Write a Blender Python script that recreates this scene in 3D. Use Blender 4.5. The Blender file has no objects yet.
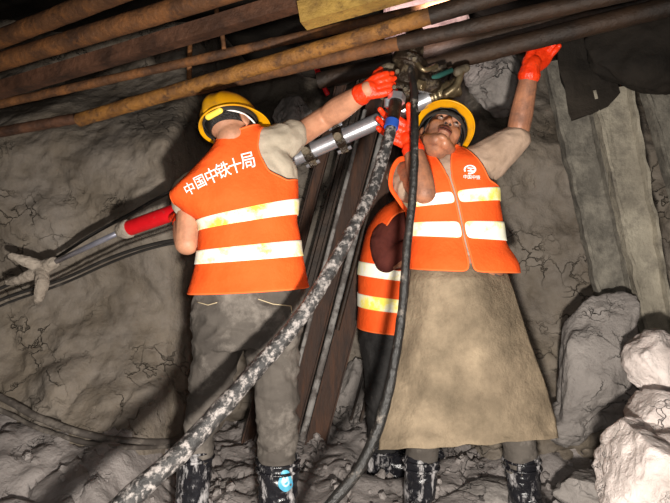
import bpy, bmesh, math, random
import numpy as np
from mathutils import Vector, Matrix, noise
from mathutils.bvhtree import BVHTree

random.seed(7)
SC = bpy.context.scene
COL = SC.collection
PI = math.pi

# ------------------------------------------------------------------ camera
FPX, CX, CY, CZ = 560.0, 335.0, 251.5, 1.1
cam_d = bpy.data.cameras.new('camera')
cam_d.sensor_width = 36.0
cam_d.lens = 36.0 * FPX / 670.0
cam_d.clip_start = 0.05
cam = bpy.data.objects.new('camera', cam_d)
cam.location = (0, 0, CZ)
cam.rotation_euler = (PI / 2, 0, 0)
COL.objects.link(cam)
SC.camera = cam


def W(px, py, y):
    """point at distance y in front of the camera seen at photo pixel px,py"""
    return Vector(((px - CX) * y / FPX, y, CZ + (CY - py) * y / FPX))


def V(*a):
    return Vector(a)


# ------------------------------------------------------------------ materials
def rgb(r, g, b):
    f = lambda c: (c / 255 / 12.92) if c / 255 <= 0.04045 else ((c / 255 + 0.055) / 1.055) ** 2.4
    return (f(r), f(g), f(b), 1)


def mat(name, c1, c2=None, scale=8, rough=0.7, metal=0.0, bump=0.0, bscale=40, mud=None, mud_amt=0.5, mud_scale=9,
        emit=None, emit_s=0.0, spec=0.5, cracks=0.0, crack_scale=6, stretch=None, mud_sharp=0.12, ior=None):
    m = bpy.data.materials.new(name)
    m.use_nodes = True
    nt = m.node_tree
    N, L = nt.nodes, nt.links
    for n in list(N):
        N.remove(n)
    out = N.new('ShaderNodeOutputMaterial')
    p = N.new('ShaderNodeBsdfPrincipled')
    L.new(p.outputs[0], out.inputs[0])
    tc = N.new('ShaderNodeTexCoord')
    src = tc.outputs['Object']
    if stretch:
        mp = N.new('ShaderNodeMapping')
        mp.inputs['Scale'].default_value = stretch
        L.new(src, mp.inputs[0])
        src = mp.outputs[0]

    def nz(sc, detail=6, rgh=0.6):
        n = N.new('ShaderNodeTexNoise')
        n.inputs['Scale'].default_value = sc
        n.inputs['Detail'].default_value = detail
        n.inputs['Roughness'].default_value = rgh
        L.new(src, n.inputs['Vector'])
        return n.outputs['Fac']

    def ramp(fac, a, b):
        r = N.new('ShaderNodeMapRange')
        r.inputs['From Min'].default_value = a
        r.inputs['From Max'].default_value = b
        L.new(fac, r.inputs['Value'])
        return r.outputs[0]

    def mix(fac, a, b):
        x = N.new('ShaderNodeMix')
        x.data_type = 'RGBA'
        L.new(fac, x.inputs['Factor'])
        for k, s in ((6, a), (7, b)):
            if isinstance(s, tuple):
                x.inputs[k].default_value = s
            else:
                L.new(s, x.inputs[k])
        return x.outputs[2]

    col = mix(ramp(nz(scale), 0.32, 0.68), c1, c2 or c1)
    rg = None
    if mud:
        mf = ramp(nz(mud_scale, 8, 0.7), 1 - mud_amt - mud_sharp / 2 - 0.0, 1 - mud_amt + mud_sharp / 2)
        col = mix(mf, col, mud)
        x = N.new('ShaderNodeMapRange')
        x.inputs['To Min'].default_value = rough
        x.inputs['To Max'].default_value = 0.85
        L.new(mf, x.inputs['Value'])
        rg = x.outputs[0]
    height = nz(bscale, 8, 0.65) if bump else None
    if cracks:
        dn = N.new('ShaderNodeTexNoise')
        dn.inputs['Scale'].default_value = crack_scale * 0.8
        dn.inputs['Detail'].default_value = 5
        L.new(src, dn.inputs['Vector'])
        ad = N.new('ShaderNodeVectorMath')
        ad.operation = 'MULTIPLY_ADD'
        L.new(dn.outputs['Color'], ad.inputs[0])
        ad.inputs[1].default_value = (0.35, 0.35, 0.35)
        L.new(src, ad.inputs[2])
        vo = N.new('ShaderNodeTexVoronoi')
        vo.feature = 'DISTANCE_TO_EDGE'
        vo.inputs['Scale'].default_value = crack_scale
        L.new(ad.outputs[0], vo.inputs['Vector'])
        cf = ramp(vo.outputs['Distance'], 0.0, 0.035)
        gate = ramp(nz(crack_scale * 0.35, 3), 0.40, 0.50)
        # cracks only where the gate noise opens
        mx = N.new('ShaderNodeMath')
        mx.operation = 'MAXIMUM'
        L.new(cf, mx.inputs[0])
        L.new(gate, mx.inputs[1])
        dark = tuple(c * (1 - cracks) for c in c1[:3]) + (1,)
        col = mix(mx.outputs[0], dark, col)
        if height is not None:
            a2 = N.new('ShaderNodeMath')
            a2.operation = 'MULTIPLY_ADD'
            L.new(mx.outputs[0], a2.inputs[0])
            a2.inputs[1].default_value = 0.8
            L.new(height, a2.inputs[2])
            height = a2.outputs[0]
    L.new(col, p.inputs['Base Color'])
    if rg is not None:
        L.new(rg, p.inputs['Roughness'])
    else:
        p.inputs['Roughness'].default_value = rough
    p.inputs['Metallic'].default_value = metal
    p.inputs['Specular IOR Level'].default_value = spec
    if emit:
        p.inputs['Emission Color'].default_value = emit
        p.inputs['Emission Strength'].default_value = emit_s
    if height is not None:
        b = N.new('ShaderNodeBump')
        b.inputs['Strength'].default_value = bump
        b.inputs['Distance'].default_value = 0.02
        L.new(height, b.inputs['Height'])
        L.new(b.outputs[0], p.inputs['Normal'])
    return m


M = {}
M['rock'] = mat('rock', rgb(128, 117, 103), rgb(88, 79, 69), 3.0, 0.75, bump=0.95, bscale=14, mud=rgb(134, 126, 118), mud_amt=0.42,
                mud_scale=3.2, mud_sharp=0.35, cracks=0.4, crack_scale=7.5, spec=0.35)
M['floor'] = mat('muddy_ground', rgb(152, 144, 140), rgb(108, 102, 99), 3, 0.6, bump=0.9, bscale=18, mud=rgb(166, 158, 154),
                 mud_amt=0.42, mud_scale=6, mud_sharp=0.3, cracks=0.6, crack_scale=8, spec=0.45)
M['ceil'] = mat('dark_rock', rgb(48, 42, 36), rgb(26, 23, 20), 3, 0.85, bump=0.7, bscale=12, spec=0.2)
M['boulder'] = mat('grey_boulder', rgb(152, 145, 140), rgb(112, 106, 102), 5, 0.75, bump=1.0, bscale=18, cracks=0.4, crack_scale=8, spec=0.35)
M['pale'] = mat('pale_boulder', rgb(226, 214, 208), rgb(170, 158, 152), 6, 0.8, bump=1.0, bscale=20, cracks=0.4, crack_scale=10, spec=0.3)
M['pink'] = mat('pinkish_rock', rgb(225, 195, 190), rgb(150, 120, 118), 9, 0.7, bump=0.8, bscale=26)
M['orange'] = mat('orange_fabric', rgb(253, 98, 38), rgb(246, 86, 28), 6, 0.75, bump=0.35, bscale=26, spec=0.2)
M['trim'] = mat('orange_binding', rgb(255, 118, 60), rgb(250, 105, 45), 6, 0.7, spec=0.2)
M['tape'] = mat('reflective_tape', rgb(255, 253, 240), rgb(255, 250, 225), 16, 0.4, emit=(1, 0.96, 0.78, 1), emit_s=0.14, mud=rgb(250, 226, 30), mud_amt=0.46, mud_scale=6.5, mud_sharp=0.14)  # faint glow stands in for the light the tape throws back
M['tapey'] = mat('yellow_tape', rgb(250, 235, 40), rgb(235, 240, 60), 10, 0.5, emit=(0.95, 0.9, 0.1, 1), emit_s=0.25)
M['white'] = mat('white_print', rgb(250, 250, 250), rgb(240, 240, 240), 10, 0.6, emit=(1, 1, 1, 1), emit_s=0.2)  # faint glow put in to brighten the print
M['shirt'] = mat('beige_shirt', rgb(188, 176, 158), rgb(158, 146, 128), 9, 0.85, bump=0.2, bscale=70, spec=0.15)
M['shirt2'] = mat('pinkish_grey_shirt', rgb(184, 158, 138), rgb(156, 132, 112), 9, 0.85, bump=0.2, bscale=70, spec=0.15)
M['shirt3'] = mat('maroon_shirt', rgb(96, 48, 40), rgb(76, 36, 32), 8, 0.85, bump=0.2, bscale=60, spec=0.15)
M['skin'] = mat('skin', rgb(205, 150, 118), rgb(182, 122, 92), 10, 0.5, bump=0.08, bscale=60, mud=rgb(150, 112, 88), mud_amt=0.4, mud_scale=10, mud_sharp=0.3)
M['skin2'] = mat('dark_skin', rgb(184, 126, 94), rgb(152, 100, 74), 12, 0.42, bump=0.1, bscale=60, mud=rgb(96, 70, 58), mud_amt=0.42, mud_scale=14, mud_sharp=0.3)
M['lip'] = mat('lip', rgb(120, 66, 56), rgb(104, 56, 48), 12, 0.45)
M['nostril'] = mat('dark_recess', rgb(30, 16, 12), rgb(24, 12, 10), 12, 0.7)
M['eyew'] = mat('eye_white', rgb(128, 104, 92), None, 10, 0.2)
M['hair'] = mat('black_hair', rgb(26, 22, 20), rgb(14, 12, 11), 60, 0.5, bump=0.5, bscale=120)
M['helmet'] = mat('yellow_plastic', rgb(238, 172, 14), rgb(214, 146, 8), 7, 0.38, mud=rgb(150, 110, 40), mud_amt=0.34, mud_scale=9, mud_sharp=0.3)
M['helmet_in'] = mat('helmet_lining', rgb(46, 42, 38), rgb(30, 28, 26), 9, 0.8)
M['knob'] = mat('pale_yellow_plastic', rgb(250, 225, 90), rgb(240, 215, 80), 9, 0.4)
M['strapw'] = mat('white_strap', rgb(240, 236, 230), None, 9, 0.6)
M['glove'] = mat('orange_rubber', rgb(250, 68, 24), rgb(226, 48, 14), 18, 0.35, bump=0.3, bscale=45, mud=rgb(190, 60, 26), mud_amt=0.36, mud_scale=22)
M['trouser'] = mat('muddy_grey_trousers', rgb(92, 86, 80), rgb(64, 59, 55), 5, 0.85, bump=0.3, bscale=40, mud=rgb(140, 132, 124), mud_amt=0.37, mud_scale=6, mud_sharp=0.25, spec=0.2)
M['trouser2'] = mat('black_trousers', rgb(48, 46, 45), rgb(30, 29, 29), 6, 0.7, bump=0.4, bscale=40, mud=rgb(96, 90, 84), mud_amt=0.33, mud_scale=8, spec=0.3)
M['stitch'] = mat('pale_stitching', rgb(190, 172, 140), None, 9, 0.8)
M['apron'] = mat('tan_hide', rgb(164, 146, 122), rgb(120, 106, 88), 4.5, 0.85, bump=0.5, bscale=38, mud=rgb(88, 78, 64), mud_amt=0.4, mud_scale=5, mud_sharp=0.4, spec=0.15)
M['boot'] = mat('black_rubber', rgb(20, 20, 24), rgb(34, 34, 38), 8, 0.22, bump=0.2, bscale=25, mud=rgb(168, 164, 164), mud_amt=0.42, mud_scale=14, mud_sharp=0.1, stretch=(1.6, 1.6, 0.5))
M['cyan'] = mat('cyan_badge', rgb(84, 170, 190), rgb(70, 140, 180), 30, 0.4)
M['cyan2'] = mat('pale_badge', rgb(205, 235, 215), rgb(150, 190, 235), 40, 0.4)
M['rust'] = mat('rusty_steel', rgb(112, 74, 44), rgb(66, 43, 28), 9, 0.7, metal=0.15, bump=0.5, bscale=40, mud=rgb(150, 96, 48), mud_amt=0.38, mud_scale=12, mud_sharp=0.3)
M['rust_y'] = mat('yellow_rust', rgb(158, 108, 46), rgb(98, 64, 32), 16, 0.65, metal=0.15, bump=0.5, bscale=50, mud=rgb(86, 58, 34), mud_amt=0.42, mud_scale=22)
M['rust_d'] = mat('dark_rusty_steel', rgb(84, 56, 40), rgb(48, 33, 26), 9, 0.6, metal=0.2, bump=0.5, bscale=30, mud=rgb(112, 74, 52), mud_amt=0.4, mud_scale=8, mud_sharp=0.3)
M['rust_p'] = mat('streaked_rusty_steel', rgb(70, 48, 36), rgb(40, 29, 24), 8, 0.65, metal=0.15, bump=0.6, bscale=24, mud=rgb(98, 66, 48), mud_amt=0.38, mud_scale=10, mud_sharp=0.3, stretch=(2.6, 2.6, .35))
M['rust_f'] = mat('dark_rust_and_shade', rgb(60, 42, 28), rgb(30, 22, 16), 8, 0.6, metal=0.2, bump=0.4, bscale=30)  # dark rust on the piles; on overhead pipes it is painted shade
M['mudsteel'] = mat('mud_coated_steel', rgb(120, 114, 110), rgb(70, 62, 58), 9, 0.7, bump=0.6, bscale=30, mud=rgb(150, 146, 142), mud_amt=0.5, mud_scale=10)
M['concrete'] = mat('cement_crusted_steel', rgb(104, 99, 90), rgb(72, 68, 62), 6, 0.85, bump=0.6, bscale=34, mud=rgb(138, 132, 120), mud_amt=0.42, mud_scale=8, mud_sharp=0.25)
M['concrete2'] = mat('pale_cement_crust', rgb(168, 160, 143), rgb(122, 115, 102), 6, 0.85, bump=0.6, bscale=34, mud=rgb(86, 80, 72), mud_amt=0.4, mud_scale=8, mud_sharp=0.25)
M['timber'] = mat('yellow_timber', rgb(168, 134, 62), rgb(112, 84, 38), 9, 0.75, bump=0.5, bscale=50, mud=rgb(92, 66, 30), mud_amt=0.38, mud_scale=18)
M['chrome'] = mat('polished_steel', rgb(205, 205, 210), rgb(170, 170, 176), 9, 0.3, metal=0.75, mud=rgb(120, 116, 112), mud_amt=0.3, mud_scale=12, bump=0.05, bscale=30)
M['rod'] = mat('steel_rod', rgb(190, 190, 205), rgb(150, 150, 165), 9, 0.3, metal=0.7)
M['iron'] = mat('oily_black_iron', rgb(36, 31, 26), rgb(60, 48, 37), 12, 0.3, metal=0.5, bump=0.6, bscale=30, mud=rgb(112, 98, 76), mud_amt=0.40, mud_scale=18)
M['mudiron'] = mat('mud_crusted_iron', rgb(120, 108, 88), rgb(70, 62, 50), 14, 0.6, metal=0.2, bump=0.5, bscale=40)
M['spool'] = mat('greasy_steel', rgb(150, 135, 105), rgb(80, 66, 48), 12, 0.3, metal=0.7, bump=0.2, bscale=30)
M['teal'] = mat('teal_paint', rgb(44, 92, 84), rgb(30, 60, 56), 12, 0.4)
M['blue'] = mat('blue_plastic', rgb(40, 84, 170), rgb(30, 60, 140), 12, 0.4)
M['hose'] = mat('mud_streaked_hose', rgb(30, 29, 29), rgb(50, 48, 47), 12, 0.5, bump=0.5, bscale=50, mud=rgb(150, 143, 139), mud_amt=0.46, mud_scale=44, mud_sharp=0.12)
M['hose2'] = mat('black_hose', rgb(24, 23, 22), rgb(40, 38, 36), 12, 0.4, bump=0.4, bscale=60, mud=rgb(120, 112, 104), mud_amt=0.38, mud_scale=24, mud_sharp=0.1)
M['cable'] = mat('black_cable', rgb(30, 28, 27), rgb(48, 45, 42), 12, 0.55, mud=rgb(90, 84, 78), mud_amt=0.36, mud_scale=14)
M['cablem'] = mat('muddy_cable', rgb(64, 58, 54), rgb(90, 83, 77), 12, 0.7, mud=rgb(116, 108, 100), mud_amt=0.45, mud_scale=14)
M['red'] = mat('red_paint', rgb(212, 22, 30), rgb(186, 14, 24), 12, 0.4, mud=rgb(150, 60, 54), mud_amt=0.36, mud_scale=20, mud_sharp=0.1)
M['claw'] = mat('mud_caked_iron', rgb(182, 170, 156), rgb(130, 118, 106), 12, 0.85, bump=0.7, bscale=40)


# ------------------------------------------------------------------ object helpers
def link(name, me, m=None, parent=None):
    o = bpy.data.objects.new(name, me)
    COL.objects.link(o)
    if m is not None:
        ms = m if isinstance(m, (list, tuple)) else [m]
        for x in ms:
            me.materials.append(M[x])
    if parent is not None:
        o.parent = parent
        o.matrix_parent_inverse = parent_world(parent).inverted()
    return o


def parent_world(o):
    # meshes are all modelled in world coordinates; only the Empties are moved
    return Matrix.Translation(o.location) if o.type == 'EMPTY' else Matrix()


def thing(name, label, cat, loc=(0, 0, 0), group=None):
    o = bpy.data.objects.new(name, None)
    o.empty_display_size = 0.1
    o.location = loc
    COL.objects.link(o)
    tag(o, label, cat, group)
    return o


def tag(o, label, cat, group=None):
    o['label'] = label
    o['category'] = cat
    if group:
        o['group'] = group
    return o


def mesh_from(verts, faces, smooth=True, name='m'):
    me = bpy.data.meshes.new(name)
    me.from_pydata([tuple(v) for v in verts], [], faces)
    if smooth:
        me.polygons.foreach_set('use_smooth', [True] * len(me.polygons))
    me.update()
    return me


class MB:
    def __init__(self):
        self.v = []
        self.f = []

    def grid(self, rings, close=True, cap=True):
        """rings: list of lists of points of equal length"""
        n = len(rings[0])
        b = len(self.v)
        for r in rings:
            self.v += [tuple(p) for p in r]
        for i in range(len(rings) - 1):
            for j in range(n if close else n - 1):
                k = (j + 1) % n
                self.f.append((b + i * n + j, b + i * n + k, b + (i + 1) * n + k, b + (i + 1) * n + j))
        if cap and close:
            self.f.append(tuple(b + j for j in reversed(range(n))))
            self.f.append(tuple(b + (len(rings) - 1) * n + j for j in range(n)))
        return self

    def tube(self, pts, rad, seg=12, round_ends=False, flat=1.0, jitter=0.0):
        pts = [Vector(p) for p in pts]
        if not isinstance(rad, (list, tuple)):
            rad = [rad] * len(pts)
        rad = list(rad)
        if round_ends:
            d0 = (pts[0] - pts[1]).normalized()
            d1 = (pts[-1] - pts[-2]).normalized()
            ks = [(0.98, 0.2), (0.85, 0.53), (0.6, 0.8), (0.3, 0.954)]
            a = [(pts[0] + d0 * rad[0] * k, rad[0] * s) for k, s in ks]
            c = [(pts[-1] + d1 * rad[-1] * k, rad[-1] * s) for k, s in reversed(ks)]
            pts2 = [p for p, _ in a] + pts + [p for p, _ in c]
            rad = [r for _, r in a] + rad + [r for _, r in c]
            pts = pts2
        t = [(pts[min(i + 1, len(pts) - 1)] - pts[max(i - 1, 0)]).normalized() for i in range(len(pts))]
        ref = V(0, 0, 1) if abs(t[0].z) < 0.9 else V(1, 0, 0)
        n = (ref - t[0] * ref.dot(t[0])).normalized()
        rings = []
        for i, p in enumerate(pts):
            n = (n - t[i] * n.dot(t[i])).normalized()
            b = t[i].cross(n)
            r = rad[i]
            ring = []
            for j in range(seg):
                a_ = 2 * PI * j / seg
                q = p + n * (math.cos(a_) * r) + b * (math.sin(a_) * r * flat)
                if jitter:
                    q += (q - p).normalized() * jitter * noise.noise(q * 25)
                ring.append(q)
            rings.append(ring)
        return self.grid(rings)

    def limb(self, pts, rad, seg=16, sub=5):
        p, r = smooth_path(pts, rad, sub)
        return self.tube(p, r, seg, round_ends=True)

    def ell(self, c, r, rot=None, seg=20, rings=12):
        c = Vector(c)
        rr = []
        for i in range(rings + 1):
            ph = PI * (i + 0.02) / (rings + 0.04)
            ring = []
            for j in range(seg):
                a = 2 * PI * j / seg
                q = V(math.sin(ph) * math.cos(a) * r[0], math.sin(ph) * math.sin(a) * r[1], -math.cos(ph) * r[2])
                if rot is not None:
                    q = rot @ q
                ring.append(c + q)
            rr.append(ring)
        return self.grid(rr)

    def box(self, c, ex, ey, ez):
        """box with half-extent vectors"""
        c, ex, ey, ez = Vector(c), Vector(ex), Vector(ey), Vector(ez)
        r = [[c - ez + sx * ex + sy * ey for sx, sy in ((-1, -1), (1, -1), (1, 1), (-1, 1))],
             [c + ez + sx * ex + sy * ey for sx, sy in ((-1, -1), (1, -1), (1, 1), (-1, 1))]]
        return self.grid(r)

    def prism(self, p0, p1, prof, side, up):
        """sweep 2-D profile [(s,u)...] straight from p0 to p1"""
        p0, p1 = Vector(p0), Vector(p1)
        n = 24
        rings = []
        for i in range(n + 1):
            c = p0.lerp(p1, i / n)
            rings.append([c + side * s + up * u for s, u in prof])
        return self.grid(rings)

    def xf(self, mtx, start=0):
        for i in range(start, len(self.v)):
            self.v[i] = tuple(mtx @ Vector(self.v[i]))
        return self

    def mesh(self, smooth=True, name='m'):
        me = mesh_from(self.v, self.f, smooth, name)
        bm = bmesh.new()
        bm.from_mesh(me)
        bmesh.ops.recalc_face_normals(bm, faces=bm.faces)
        bm.to_mesh(me)
        bm.free()
        return me

    def build(self, name, m, parent=None, smooth=True, sharp=None):
        me = self.mesh(smooth, name)
        o = link(name, me, m, parent)
        if sharp:
            me.set_sharp_from_angle(angle=sharp)
        return o


def smooth_path(pts, rad, sub=6):
    pts = [Vector(p) for p in pts]
    if not isinstance(rad, (list, tuple)):
        rad = [rad] * len(pts)
    if len(pts) == 2:
        return [pts[0].lerp(pts[1], i / sub) for i in range(sub + 1)], [rad[0] + (rad[1] - rad[0]) * i / sub for i in range(sub + 1)]
    P, R = [], []
    for i in range(len(pts) - 1):
        p0, p1, p2, p3 = pts[max(i - 1, 0)], pts[i], pts[i + 1], pts[min(i + 2, len(pts) - 1)]
        r0, r1, r2, r3 = rad[max(i - 1, 0)], rad[i], rad[i + 1], rad[min(i + 2, len(pts) - 1)]
        for k in range(sub):
            t = k / sub
            f = lambda a, b, c, d: 0.5 * ((2 * b) + (c - a) * t + (2 * a - 5 * b + 4 * c - d) * t * t + (3 * b - a - 3 * c + d) * t ** 3)
            P.append(Vector([f(p0[x], p1[x], p2[x], p3[x]) for x in range(3)]))
            R.append(max(0.001, f(r0, r1, r2, r3)))
    P.append(pts[-1])
    R.append(rad[-1])
    return P, R


def remesh(mb, voxel=0.005, it=3, fac=0.5):
    """fuse overlapping closed shapes into one continuous surface"""
    me = mb.mesh()
    o = bpy.data.objects.new('tmp', me)
    COL.objects.link(o)
    r = o.modifiers.new('r', 'REMESH')
    r.mode = 'VOXEL'
    r.voxel_size = voxel
    r.use_smooth_shade = True
    if it:
        s = o.modifiers.new('s', 'SMOOTH')
        s.factor = fac
        s.iterations = it
    dg = bpy.context.evaluated_depsgraph_get()
    dg.update()
    out = bpy.data.meshes.new_from_object(o.evaluated_get(dg))
    bpy.data.objects.remove(o)
    bpy.data.meshes.remove(me)
    out.polygons.foreach_set('use_smooth', [True] * len(out.polygons))
    return out


def wrinkle(me, amp, scale, stretch=(1, 1, 1), seed=0, fold=True):
    """cloth folds: push vertices along the normal by ridged noise"""
    off = V(seed * 3.1, seed * 1.7, seed * 5.3)
    me.update()
    ns = [v.normal.copy() for v in me.vertices]
    for v, n in zip(me.vertices, ns):
        q = V(v.co.x * stretch[0], v.co.y * stretch[1], v.co.z * stretch[2]) * scale + off
        q += noise.noise_vector(q * 0.6) * 0.6
        h = noise.noise(q)
        if fold:
            h = 0.6 - 2.0 * abs(h)
        v.co += n * amp * (h + 0.35 * noise.noise(q * 2.6))
    me.update()


# ------------------------------------------------------------------ torso loft
class Torso:
    """rings: (px, py, Y, half width px, half depth m, tilt deg, yaw deg)"""

    def __init__(self, rings):
        self.r = rings
        self.n = len(rings)

    def at(self, v):
        v = max(0.0, min(self.n - 1.0, v))
        i = min(int(v), self.n - 2)
        t = v - i
        R = self.r
        g = lambda k: R[max(0, min(self.n - 1, k))]
        a, b, c, d = g(i - 1), g(i), g(i + 1), g(i + 2)
        return [0.5 * ((2 * b[k]) + (c[k] - a[k]) * t + (2 * a[k] - 5 * b[k] + 4 * c[k] - d[k]) * t * t + (3 * b[k] - a[k] - 3 * c[k] + d[k]) * t ** 3) for k in range(7)]

    def frame(self, v):
        px, py, Y, w, dp, ti, ya = self.at(v)
        c = W(px, py, Y)
        ti, ya = math.radians(ti), math.radians(ya)
        A = V(math.cos(ti) * math.cos(ya), math.cos(ti) * math.sin(ya), -math.sin(ti))
        B = V(-math.sin(ya), math.cos(ya), 0)
        return c, A, B, w * Y / FPX, dp

    def pt(self, v, th, off=0.0, ex=2.4):
        c, A, B, w, d = self.frame(v)
        cs, sn = math.cos(th), math.sin(th)
        e = 2.0 / ex
        x = math.copysign(abs(cs) ** e, cs) * (w + off)
        y = math.copysign(abs(sn) ** e, sn) * (d + off)
        return c + A * x + B * y, x, y

    def solid(self, mb, v0, v1, nv=30, nt=40, off=0.0):
        mb.grid([[self.pt(v0 + (v1 - v0) * i / nv, 2 * PI * j / nt, off)[0] for j in range(nt)] for i in range(nv + 1)])

    def sheet(self, v0, v1, keep, off, nv=150, nt=300, wr=None, vmap=None):
        """open sheet following the torso; keep(v, x, y, th) cuts openings; off(v, th) stand-off"""
        verts, ok = [], []
        for i in range(nv + 1):
            for j in range(nt):
                th = 2 * PI * j / nt
                v = v0 + (v1 - v0) * i / nv
                if vmap:
                    v += vmap(v, th)
                p, x, y = self.pt(v, th, off(v, th))
                if wr:
                    q = (p - self.frame(v)[0]).normalized()
                    p = p + q * wr(p)
                verts.append(p)
                ok.append(keep(v, x, y, th))
        faces = []
        for i in range(nv):
            for j in range(nt):
                k = (j + 1) % nt
                f = (i * nt + j, i * nt + k, (i + 1) * nt + k, (i + 1) * nt + j)
                if all(ok[a] for a in f):
                    faces.append(f)
        used = sorted({a for f in faces for a in f})
        ix = {a: i for i, a in enumerate(used)}
        me = mesh_from([verts[a] for a in used], [tuple(ix[a] for a in f) for f in faces])
        bm = bmesh.new()
        bm.from_mesh(me)
        for _ in range(10):  # settle the cut edges into smooth lines
            new = {}
            for v in bm.verts:
                if v.is_boundary:
                    nb = [e.other_vert(v) for e in v.link_edges if e.is_boundary]
                    if len(nb) == 2:
                        new[v] = v.co * 0.5 + (nb[0].co + nb[1].co) * 0.25
            for v, c in new.items():
                v.co = c
        bm.to_mesh(me)
        bm.free()
        me.update()
        return me


def solidify(o, t, offset=1.0):
    m = o.modifiers.new('thickness', 'SOLIDIFY')
    m.thickness = t
    m.offset = offset
    return o


def stick(mb2d, tree, off=0.004):
    """lay flat photo-plane points onto a surface (bvh) as printed marks"""
    out = []
    o = V(0, 0, CZ)
    for px, py in mb2d:
        d = (W(px, py, 1.0) - o).normalized()
        h = tree.ray_cast(o, d)
        if h[0] is None:
            h = tree.find_nearest(W(px, py, 2.1))
        out.append(h[0] - d * off)
    return out


def bvh(me):
    return BVHTree.FromPolygons([v.co.copy() for v in me.vertices], [tuple(p.vertices) for p in me.polygons])


def text_mesh(s):
    cu = bpy.data.curves.new('txt', 'FONT')
    cu.body = s
    cu.align_x = 'CENTER'
    cu.align_y = 'CENTER'
    cu.size = 1.0
    cu.offset = 0.004
    o = bpy.data.objects.new('txt', cu)
    COL.objects.link(o)
    dg = bpy.context.evaluated_depsgraph_get()
    dg.update()
    me = bpy.data.meshes.new_from_object(o.evaluated_get(dg))
    bpy.data.objects.remove(o)
    vs = [(v.co.x, v.co.y) for v in me.vertices]
    fs = [tuple(p.vertices) for p in me.polygons]
    if vs:
        x0, x1 = min(v[0] for v in vs), max(v[0] for v in vs)
        y0, y1 = min(v[1] for v in vs), max(v[1] for v in vs)
        vs = [(v[0] - (x0 + x1) / 2, v[1] - (y0 + y1) / 2) for v in vs]
    return vs, fs


# ------------------------------------------------------------------ heads, hands, helmets
def frame_from(up, fwd):
    z = Vector(up).normalized()
    f = Vector(fwd)
    f = (f - z * f.dot(z)).normalized()
    y = -f                      # local -Y is the face
    x = y.cross(z)
    return Matrix((x, y, z)).transposed()


def add_head(mb, mtx):
    s = len(mb.v)
    mb.ell((0, .012, .03), (.074, .094, .088))
    mb.ell((0, -.028, -.03), (.060, .060, .085))
    mb.ell((0, -.048, -.088), (.038, .034, .028))
    mb.ell((0, -.012, -.082), (.05, .055, .04))
    for k in (-1, 1):
        mb.ell((k * .034, -.056, -.03), (.028, .028, .03))
        mb.limb([(k * .052, .0, -.05), (k * .043, -.025, -.082), (k * .018, -.055, -.1)], [.02, .022, .022], sub=3)
        mb.ell((k * .011, -.101, -.046), (.009, .011, .008))
        mb.ell((k * .078, .014, -.012), (.009, .02, .032))
        mb.limb([(k * .012, -.088, .018), (k * .046, -.076, .02)], [.011, .009], sub=3)
    mb.limb([(0, -.084, .012), (0, -.1, -.02), (0, -.112, -.042)], [.009, .009, .012], sub=3)
    mb.limb([(-.022, -.088, -.07), (0, -.097, -.067), (.022, -.088, -.07)], .0065, sub=3)
    mb.limb([(-.02, -.086, -.08), (0, -.094, -.083), (.02, -.086, -.08)], .0075, sub=3)
    mb.ell((0, -.076, -.103), (.022, .014, .013))
    mb.xf(mtx, s)


def paint_face(me, mtx):
    """material slots: 0 skin, 1 lips, 2 nostrils"""
    inv = mtx.inverted()
    for p in me.polygons:
        q = inv @ p.center
        if abs(q.x) < .025 and q.y < -.08 and abs(q.z + .0755) < .011:
            p.material_index = 1
            if abs(q.z + .0755) < .0022:
                p.material_index = 2
        for k in (-1, 1):
            if (q - V(k * .0085, -.104, -.0535)).length < .0062:
                p.material_index = 2


def add_eyes(parent, mtx):
    for k in (-1, 1):
        mb = MB().ell((k * .031, -.079, -.004), (.013, .010, .006), seg=16, rings=8)
        mb.xf(mtx)
        e = mb.build('eye', 'eyew', parent)
        b = MB().ell((k * .031, -.0875, -.003), (.006, .003, .006), seg=12, rings=6)
        b.xf(mtx)
        b.build('iris', 'nostril', e)
        c = MB().limb([(k * .012, -.099, .022), (k * .032, -.094, .028), (k * .052, -.08, .022)], [.004, .005, .003], seg=8, sub=3)
        c.xf(mtx)
        c.build('eyebrow', 'hair', parent)


def make_hair(parent, mtx):
    mb = MB()
    rings = []
    for i in range(16):
        ph = PI * (0.02 + 0.66 * i / 15)
        ring = []
        for j in range(36):
            a = 2 * PI * j / 36
            fr = max(0.0, -math.sin(a))
            ph2 = ph * (1 - 0.38 * fr)
            r = 1 + 0.02 * noise.noise(V(i, j, 0) * 2.3)
            ring.append(V(math.sin(ph2) * math.cos(a) * .079 * r, .012 + math.sin(ph2) * math.sin(a) * .1 * r, .03 + math.cos(ph2) * .094))
        rings.append(ring)
    mb.grid(rings, cap=False)
    mb.xf(mtx)
    o = mb.build('hair', 'hair', parent)
    solidify(o, 0.004, -1)
    return o


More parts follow.
